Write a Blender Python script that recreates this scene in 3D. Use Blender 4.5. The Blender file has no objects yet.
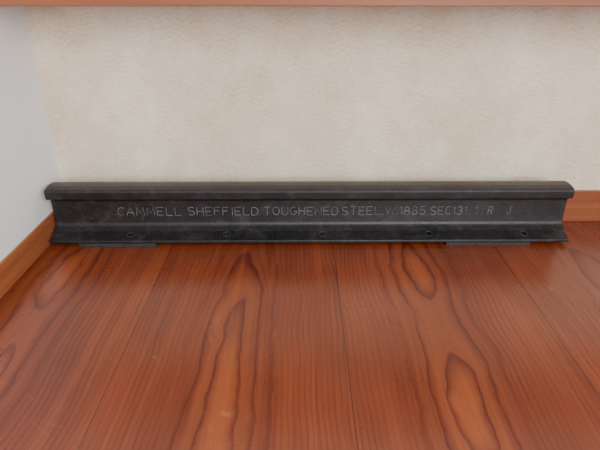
import bpy, bmesh, math, random
from mathutils import Vector, Matrix
random.seed(3)
S=bpy.context.scene
def link(o): S.collection.objects.link(o); return o
def mesh_obj(name,verts,faces,mat=None,parent=None):
    me=bpy.data.meshes.new(name); me.from_pydata(verts,[],faces); me.validate()
    bm=bmesh.new(); bm.from_mesh(me); bmesh.ops.recalc_face_normals(bm,faces=bm.faces); bm.to_mesh(me); bm.free()
    o=link(bpy.data.objects.new(name,me))
    if mat: me.materials.append(mat)
    if parent: o.parent=parent
    return o
def box(name,x0,x1,y0,y1,z0,z1,mat,bev=0,parent=None):
    v=[(x,y,z) for x in(x0,x1) for y in(y0,y1) for z in(z0,z1)]
    f=[(0,1,3,2),(4,6,7,5),(0,4,5,1),(2,3,7,6),(0,2,6,4),(1,5,7,3)]
    o=mesh_obj(name,v,f,mat,parent)
    if bev:
        m=o.modifiers.new('b','BEVEL'); m.width=bev; m.segments=3
    return o
class NT:
    def __init__(s,name):
        s.m=bpy.data.materials.new(name); s.m.use_nodes=True; s.t=s.m.node_tree
        s.b=s.t.nodes['Principled BSDF']
    def n(s,typ,**k):
        n=s.t.nodes.new(typ)
        for a,b in k.items(): setattr(n,a,b)
        return n
    def set(s,inp,v):
        if isinstance(v,bpy.types.NodeSocket): s.t.links.new(v,inp)
        else: inp.default_value=v
    def math(s,op,a,b=0.0,c=None,clamp=False):
        n=s.n('ShaderNodeMath',operation=op,use_clamp=clamp); s.set(n.inputs[0],a); s.set(n.inputs[1],b)
        if c is not None: s.set(n.inputs[2],c)
        return n.outputs[0]
    def pos(s):
        n=s.n('ShaderNodeTexCoord'); return n.outputs['Object']
    def mapped(s,vec,scale,loc=(0,0,0)):
        n=s.n('ShaderNodeMapping'); s.set(n.inputs['Vector'],vec); n.inputs['Scale'].default_value=scale; n.inputs['Location'].default_value=loc
        return n.outputs[0]
    def noise(s,vec,scale,detail=3,rough=.5,dist=0):
        n=s.n('ShaderNodeTexNoise'); s.set(n.inputs['Vector'],vec); n.inputs['Scale'].default_value=scale
        n.inputs['Detail'].default_value=detail; n.inputs['Roughness'].default_value=rough; n.inputs['Distortion'].default_value=dist
        return n.outputs['Fac']
    def ramp(s,fac,stops):
        n=s.n('ShaderNodeValToRGB'); s.set(n.inputs[0],fac); e=n.color_ramp.elements
        while len(e)<len(stops): e.new(.5)
        for i,(p,c) in enumerate(stops):
            if not isinstance(c,tuple): c=(c,c,c)
            e[i].position=p; e[i].color=(*c,1)
        return n.outputs[0]
    def mix(s,f,a,b,mode='MIX'):
        n=s.n('ShaderNodeMix',data_type='RGBA',blend_type=mode); s.set(n.inputs[0],f)
        for i,v in((6,a),(7,b)):
            s.set(n.inputs[i],(*v,1) if isinstance(v,tuple) and len(v)==3 else v)
        return n.outputs[2]
    def bump(s,h,st,d=.001):
        n=s.n('ShaderNodeBump'); s.set(n.inputs['Height'],h); n.inputs['Strength'].default_value=st; n.inputs['Distance'].default_value=d
        s.t.links.new(n.outputs[0],s.b.inputs['Normal'])
    def P(s,k,v):
        if isinstance(v,tuple) and len(v)==3: v=(*v,1)
        s.set(s.b.inputs[k],v)

# ---------- floor wood ----------
def floor_mat():
    a=NT('cedar_planks'); p=a.pos(); M=a.math
    sx=a.n('ShaderNodeSeparateXYZ'); a.set(sx.inputs[0],p); X,Y=sx.outputs[0],sx.outputs[1]
    W=.343; X0=-.272
    q=M('DIVIDE',M('SUBTRACT',X,X0),W)
    idx=M('FLOOR',q); fr=M('SUBTRACT',q,idx)
    off=M('MULTIPLY',idx,7.31)
    cv=a.n('ShaderNodeCombineXYZ'); a.set(cv.inputs[0],M('ADD',X,off)); a.set(cv.inputs[1],Y); a.set(cv.inputs[2],off)
    pv=cv.outputs[0]
    n1=a.noise(a.mapped(pv,(2,1.6,1)),1.7,2)
    n2=a.noise(a.mapped(pv,(9,6,1)),1.5,3)
    n3=a.noise(pv,4,1)
    u0=M('MULTIPLY',M('SUBTRACT',fr,.47),W)
    u=M('ADD',u0,M('MULTIPLY',M('SUBTRACT',n1,.5),.05))
    uw=M('ADD',u,M('MULTIPLY',M('SUBTRACT',n2,.5),.034))
    dA=M('MULTIPLY',M('SUBTRACT',Y,.52),.105)
    dB=M('MULTIPLY',M('SINE',M('MULTIPLY',M('SUBTRACT',Y,.53),8.8)),.027)
    odd=M('MODULO',M('ABSOLUTE',idx),2.0)
    d=M('ADD',M('MULTIPLY',dA,M('SUBTRACT',1.0,odd)),M('MULTIPLY',dB,odd))
    d=M('ADD',d,M('MULTIPLY',M('SUBTRACT',n3,.5),.025))
    r=M('SQRT',M('ADD',M('MULTIPLY',uw,uw),M('MULTIPLY',d,d)))
    sharp=M('MULTIPLY',r,10.0)
    heart=a.ramp(sharp,[(0,.0),(.13,.0),(.19,.35),(.238,1.0),(.252,.25),(.34,.05),(.42,.45),(.47,1.0),(.485,.25),(.6,.12),(.725,.6),(.74,.1),(.95,0)])
    us=M('ADD',u,M('MULTIPLY',M('SUBTRACT',n2,.5),.009))
    rs=M('SQRT',M('ADD',M('MULTIPLY',us,us),M('MULTIPLY',M('MULTIPLY',d,d),1.3)))
    lines=a.ramp(M('FRACT',M('MULTIPLY',M('POWER',rs,1.1),130)),[(0,.0),(.55,.08),(.78,.65),(.9,1.0),(1,.0)])
    amp=a.ramp(sharp,[(0,.10),(.3,.18),(.6,.6),(.9,.95)])
    vary=a.ramp(a.noise(a.mapped(pv,(30,2,1)),1,2),[(.35,.35),(.65,1.0)])
    la=M('MULTIPLY',M('MULTIPLY',lines,amp),vary)
    fib=a.noise(a.mapped(pv,(300,5,1)),1,3,.6)
    fib2=a.noise(a.mapped(pv,(60,1.5,1)),1,3,.5)
    lum=a.noise(a.mapped(pv,(5,2,1)),1.5,3)
    base=a.ramp(lum,[(.3,(.165,.030,.010)),(.7,(.27,.053,.016))])
    inner=a.ramp(sharp,[(.08,1.0),(.22,.6),(.5,.2),(.8,0.0)])
    c=a.mix(M('MULTIPLY',inner,.65),base,(.39,.092,.022))
    c=a.mix(M('MULTIPLY',heart,.92),c,(.085,.006,.003))
    c=a.mix(M('MULTIPLY',la,.78),c,(.065,.008,.004))
    c=a.mix(M('MULTIPLY',a.ramp(fib,[(.42,0.0),(.75,1.0)]),.3),c,(.08,.012,.006))
    c=a.mix(M('MULTIPLY',a.ramp(fib2,[(.5,0.0),(.7,1.0)]),.28),c,(.37,.09,.027))
    e=M('MULTIPLY',M('MINIMUM',fr,M('SUBTRACT',1.0,fr)),W)
    seam=a.ramp(M('MULTIPLY',e,100),[(.05,1.0),(.12,0.0)])
    sv=a.ramp(a.noise(a.mapped(pv,(.1,3,1)),1.5,2),[(.3,.5),(.7,.9)])
    c=a.mix(M('MULTIPLY',seam,sv),c,(.03,.007,.004))
    def scratch(rot,sc,loc):
        mp=a.n('ShaderNodeMapping'); a.set(mp.inputs['Vector'],p); mp.inputs['Rotation'].default_value=(0,0,rot); mp.inputs['Location'].default_value=loc
        vv=a.mapped(mp.outputs[0],(1,7,1))
        nz=a.noise(vv,sc,1,.4)
        l=a.ramp(M('ABSOLUTE',M('SUBTRACT',nz,.5)),[(0,1.0),(.0018,0.0)])
        g=a.ramp(a.noise(mp.outputs[0],16,2),[(.62,0.0),(.70,1.0)])
        return M('MULTIPLY',l,g)
    scr=M('MAXIMUM',scratch(.5,3,(0,0,0)),scratch(1.3,3,(5,2,0)))
    c=a.mix(M('MULTIPLY',scr,.2),c,(.6,.28,.15))
    a.P('Base Color',c)
    blot=a.ramp(a.noise(p,5,5,.6),[(.35,0.0),(.65,1.0)])
    a.P('Roughness',M('ADD',.24,M('MULTIPLY',blot,.14))); a.P('IOR',1.5)
    a.P('Coat Weight',.25); a.P('Coat Roughness',.2)
    h=M('SUBTRACT',M('MULTIPLY',fib,.3),M('MULTIPLY',seam,1.0))
    a.bump(h,.25,.001)
    return a.m
def trim_mat(name,c1,c2,axis=0):
    a=NT(name); p=a.pos()
    sc=(2,60,90) if axis==0 else (60,2,90)
    n=a.noise(a.mapped(p,sc),1,4,.55)
    a.P('Base Color',a.ramp(n,[(.3,c1),(.7,c2)])); a.P('Roughness',.42); a.bump(n,.1)
    return a.m
def wall_mat(name,c1,c2,wav=1.0):
    a=NT(name); p=a.pos(); M=a.math
    big=a.noise(a.mapped(p,(1,1,.8)),5.0,6,.7)
    col=a.ramp(big,[(.32,c1),(.66,c2)])
    fine=a.noise(a.mapped(p,(120,120,160)),1,4,.6)
    s=a.n('ShaderNodeSeparateXYZ'); a.set(s.inputs[0],p)
    warp=a.noise(p,12,3)
    wob=M('SINE',M('MULTIPLY',M('DIVIDE',s.outputs[0],.05),math.pi*2))
    ph=M('ADD',M('DIVIDE',s.outputs[2],.0105),M('ADD',M('MULTIPLY',wob,.5),M('MULTIPLY',warp,4.5)))
    fr=M('FRACT',ph)
    ln=a.ramp(fr,[(0,.9),(.14,.15),(.8,0.0),(1,.9)])
    gate=a.ramp(a.noise(p,18,4,.7),[(.38,.1),(.6,1.0)])
    dk=a.mix(1.0,col,(.74,.65,.54),'MULTIPLY')
    col=a.mix(M('MULTIPLY',M('MULTIPLY',ln,gate),.75*wav),col,dk)
    col=a.mix(M('MULTIPLY',a.ramp(fine,[(.45,0.0),(.75,1.0)]),.4*wav),col,dk)
    a.P('Base Color',col); a.P('Roughness',.8)
    a.bump(M('SUBTRACT',fine,M('MULTIPLY',ln,gate)),.2*wav,.0008)
    return a.m
M_floor=floor_mat()
M_trim=trim_mat('orange_pine_x',(.22,.055,.020),(.33,.098,.036))
M_trimy=trim_mat('orange_pine_y',(.28,.082,.028),(.39,.128,.046),1)
M_shelf=trim_mat('shelf_pine',(.23,.066,.026),(.32,.102,.042))
M_back=wall_mat('beige_wallpaper',(.74,.61,.47),(.93,.83,.69))
M_side=wall_mat('white_plaster',(.90,.92,.93),(.93,.95,.96),.15)

XL,XR,YB=-.541,1.15,1.112
YF=-.9; H=.95
box('floor',XL-.05,XR+.05,YF,YB+.05,-.03,0,M_floor)
box('wall_back',XL-.05,XR+.05,YB,YB+.05,0,H,M_back)
box('wall_left',XL-.05,XL,-.2,YB,0,H,M_side)
box('wall_right',XR,XR+.05,.4,YB,0,H,M_side)
box('baseboard_back',XL,XR,YB-.007,YB,0,.077,M_trim,.0015)
box('baseboard_left',XL,XL+.006,-.2,YB-.007,0,.056,M_trimy,.0015)
box('baseboard_right',XR-.006,XR,.4,YB-.007,0,.056,M_trimy,.0015)
sh=box('wall_shelf',XL,XR,.93,YB,.4755,.505,M_shelf,.0015)

# ---------- rail ----------
a=NT('dark_painted_steel'); p=a.pos()
n=a.noise(p,9,5,.6); n2=a.noise(p,260,3,.6); n3=a.noise(p,38,6,.75)
c=a.ramp(n,[(.3,(.008,.007,.008)),(.7,(.018,.015,.017))])
c=a.mix(a.math('MULTIPLY',a.ramp(n3,[(.5,0.0),(.66,1.0)]),.5),c,(.050,.047,.050))
c=a.mix(a.math('MULTIPLY',a.ramp(n2,[(.6,0.0),(.7,1.0)]),.35),c,(.11,.105,.108))
a.P('Base Color',c); a.P('Metallic',.05); a.P('IOR',1.5)
a.P('Roughness',a.math('ADD',.22,a.math('MULTIPLY',n3,.36)))
a.bump(a.math('ADD',n2,n3),.6,.001); M_steel=a.m
a=NT('rubbed_letter_metal'); a.P('Base Color',a.ramp(a.noise(a.pos(),70,3),[(.33,(.09,.09,.09)),(.58,(.22,.22,.215))])); a.P('Roughness',.6); M_let=a.m
a=NT('rim_highlight'); a.P('Base Color',(.05,.048,.05)); a.P('Roughness',.5); M_rim=a.m  # lighter than the steel: paints the highlight around each hole
a=NT('dark_rubber_pad'); nn=a.noise(a.pos(),150,4); a.P('Base Color',a.ramp(nn,[(.3,(.02,.017,.016)),(.7,(.04,.033,.03))])); a.P('Roughness',.75); a.bump(nn,.3); M_pad=a.m

rail=link(bpy.data.objects.new('railway_rail_section',None))
CX,CY=.021,1.034; L=1.102
rail.location=(CX,CY,.008); rail.rotation_euler=(0,0,math.radians(.4))
def fillet(pts):
    out=[]; N=len(pts)
    for i,(y,z,r) in enumerate(pts):
        P=Vector((y,z)); A=Vector(pts[i-1][:2]); B=Vector(pts[(i+1)%N][:2])
        if r<=0: out.append(P); continue
        a1=(A-P).normalized(); b1=(B-P).normalized()
        ang=a1.angle(b1); t=r/math.tan(ang/2); t=min(t,(A-P).length*.49,(B-P).length*.49)
        s=P+a1*t; e=P+b1*t
        for k in range(7):
            f=k/6; out.append(s*(1-f)**2+P*2*f*(1-f)+e*f*f)
    return out
half=[(.050,0,.001),(.050,.0055,.002),(.022,.0145,.012),(.0065,.024,.012),(.0065,.082,.008),(.026,.0905,.002),(.0275,.1065,.002),(.0235,.1115,.003),(.008,.1140,.01)]
pts=half+[(-y,z,r) for y,z,r in reversed(half)]
prof=fillet(pts); n=len(prof)
stn=[-L/2,L/2]
verts=[(x,q.x,q.y) for x in stn for q in prof]
faces=[[j,(j+1)%n,(j+1)%n+n,j+n] for j in range(n)]+[list(range(n))[::-1],list(range(n,2*n))]
body=mesh_obj('rail_body',verts,faces,M_steel,rail)
px=lambda X,depth=.00216:(X-300)*depth-CX
bm=bmesh.new()
HY=-.031
HX=(132,227,322,428,523)
for X in HX:
    bmesh.ops.create_cone(bm,cap_ends=True,segments=24,radius1=.0068,radius2=.0068,depth=.06,matrix=Matrix.Translation((px(X),HY,.01)))
me=bpy.data.meshes.new('cut'); bm.to_mesh(me); bm.free()
cut=link(bpy.data.objects.new('cut',me)); cut.parent=rail
md=body.modifiers.new('holes','BOOLEAN'); md.object=cut; md.operation='DIFFERENCE'; md.solver='EXACT'
bpy.context.view_layer.update()
dg=bpy.context.evaluated_depsgraph_get()
nm=bpy.data.meshes.new_from_object(body.evaluated_get(dg)); body.modifiers.clear(); body.data=nm
bpy.data.objects.remove(cut)
m=body.modifiers.new('b','BEVEL'); m.width=.0012; m.segments=2; m.limit_method='ANGLE'; m.angle_limit=math.radians(50)
for f in body.data.polygons: f.use_smooth=True
try: body.data.set_sharp_from_angle(angle=math.radians(35))
except Exception: pass
slope=math.atan2(.009,.028)
for i,X in enumerate(HX):
    bpy.ops.mesh.primitive_torus_add(major_radius=.0072,minor_radius=.0007,major_segments=32,minor_segments=8)
    t=bpy.context.object; t.name=f'hole_rim_{i+1}'; t.parent=rail; t.location=(px(X),HY,.0116); t.rotation_euler=(slope,0,0); t.data.materials.append(M_rim)
    bm=bmesh.new(); bmesh.ops.create_cone(bm,cap_ends=True,segments=24,radius1=.0066,radius2=.0066,depth=.003)
    me=bpy.data.meshes.new('shade_disc'); bm.to_mesh(me); bm.free()
    o=link(bpy.data.objects.new(f'hole_shade_disc_{i+1}',me)); o.parent=rail; o.location=(px(X),HY,.002); me.materials.append(M_pad)  # dark disc low in each hole, standing in for the recess shade

def arc(cx,cy,rx,ry,a0,a1,k=12): return [(cx+rx*math.cos(math.radians(a0+(a1-a0)*i/k)),cy+ry*math.sin(math.radians(a0+(a1-a0)*i/k))) for i in range(k+1)]
G={
'C':[arc(.31,.5,.31,.5,50,310)],
'A':[[(0,0),(.31,1),(.62,0)],[(.11,.36),(.51,.36)]],
'M':[[(0,0),(.04,1),(.33,.25),(.62,1),(.66,0)]],
'E':[[(.55,1),(0,1),(0,0),(.55,0)],[(0,.5),(.45,.5)]],
'L':[[(0,1),(0,0),(.52,0)]],
'S':[arc(.3,.75,.27,.25,30,270,10)+arc(.3,.25,.29,.25,90,-150,10)],
'H':[[(0,0),(0,1)],[(.58,0),(.58,1)],[(0,.5),(.58,.5)]],
'F':[[(.55,1),(0,1),(0,0)],[(0,.52),(.42,.52)]],
'I':[[(.1,0),(.1,1)]],'1':[[(.06,.8),(.22,1),(.22,0)]],
'D':[[(0,0),(0,1),(.25,1)]+arc(.25,.5,.35,.5,90,-90)+[(0,0)]],
'T':[[(0,1),(.62,1)],[(.31,1),(.31,0)]],
'O':[arc(.32,.5,.32,.5,0,360,20)],
'U':[[(0,1),(0,.3)]+arc(.3,.3,.3,.3,180,360)+[(.6,1)]],
'G':[arc(.31,.5,.31,.5,50,330)+[(.6,.42),(.36,.42)]],
'N':[[(0,0),(0,1),(.6,0),(.6,1)]],
'W':[[(0,1),(.2,0),(.42,.85),(.64,0),(.84,1)]],
'8':[arc(.3,.74,.23,.26,-90,270,16),arc(.3,.25,.29,.25,90,450,16)],
'5':[[(.52,1),(.1,1),(.06,.55)]+arc(.27,.3,.29,.3,120,-150)],
'3':[arc(.25,.75,.25,.25,150,-90,10)+arc(.25,.25,.29,.25,90,-150,10)],
'R':[[(0,0),(0,1),(.3,1)]+arc(.3,.75,.26,.25,90,-90)+[(0,.5)],[(.3,.5),(.58,0)]],
'J':[[(.42,1),(.42,.25)]+arc(.22,.25,.2,.25,0,-160)],
'.':[[(.0,.05),(.1,.05)]],
}
adv={k:max(q[0] for s in v for q in s) for k,v in G.items()}
cu=bpy.data.curves.new('raised_lettering','CURVE'); cu.dimensions='3D'; cu.bevel_depth=.0006; cu.bevel_resolution=2; cu.use_fill_caps=True
LH=.0185; ZB=.0455; SC=.00215
for word,x0,x1 in(('CAMMELL',118,181),('SHEFFIELD',188,258),('TOUGHENED',264,338),('STEEL.W.',342,398),('1885.SEC131',400,467),('.',470,471),('1',476,479),('.',483,484),('R',489,496),('.',501,502),('J',508,513)):
    gap=.24; tot=sum(adv[c] for c in word)+gap*(len(word)-1)
    wpx=(x1-x0)*SC; sx=wpx/tot if len(word)>1 else LH*.85
    cx=(x0-300)*SC-CX
    for c in word:
        jz=random.uniform(-.0005,.0005)
        for st in G[c]:
            sp=cu.splines.new('POLY'); sp.points.add(len(st)-1)
            for k,(gx,gy) in enumerate(st):
                sp.points[k].co=(cx+gx*sx,-.0069,ZB+jz+gy*LH,1)
        cx+=(adv[c]+gap)*sx
let=link(bpy.data.objects.new('raised_lettering',cu)); let.parent=rail; cu.materials.append(M_let)

for i,(x0,x1) in enumerate(((80,157),(446,530))):
    o=box('rubber_pad',(x0-300)*.00213,(x1-300)*.00213,.977+(i*.007),1.075,0,.0082,M_pad,.001)

# ---------- camera ----------
cam=bpy.data.cameras.new('camera'); co=link(bpy.data.objects.new('camera',cam)); S.camera=co
co.location=(0,0,.53); co.rotation_euler=(math.radians(64),0,0); cam.sensor_width=36; cam.lens=36*524/600; cam.clip_start=.01

# ---------- light ----------
wd=bpy.data.worlds.new('World'); S.world=wd; wd.use_nodes=True
bg=wd.node_tree.nodes['Background']; bg.inputs[0].default_value=(.94,.97,1,1); bg.inputs[1].default_value=1.15
def area(n,loc,tgt,sx,sy,e,col):
    l=bpy.data.lights.new(n,'AREA'); l.shape='RECTANGLE'; l.size=sx; l.size_y=sy; l.energy=e; l.color=col
    o=link(bpy.data.objects.new(n,l)); o.location=loc; o.rotation_euler=(Vector(tgt)-Vector(loc)).to_track_quat('-Z','Y').to_euler()
area('window_daylight',(1.0,-2.0,1.3),(0,1,.1),2.0,1.6,95,(1,.985,.96))
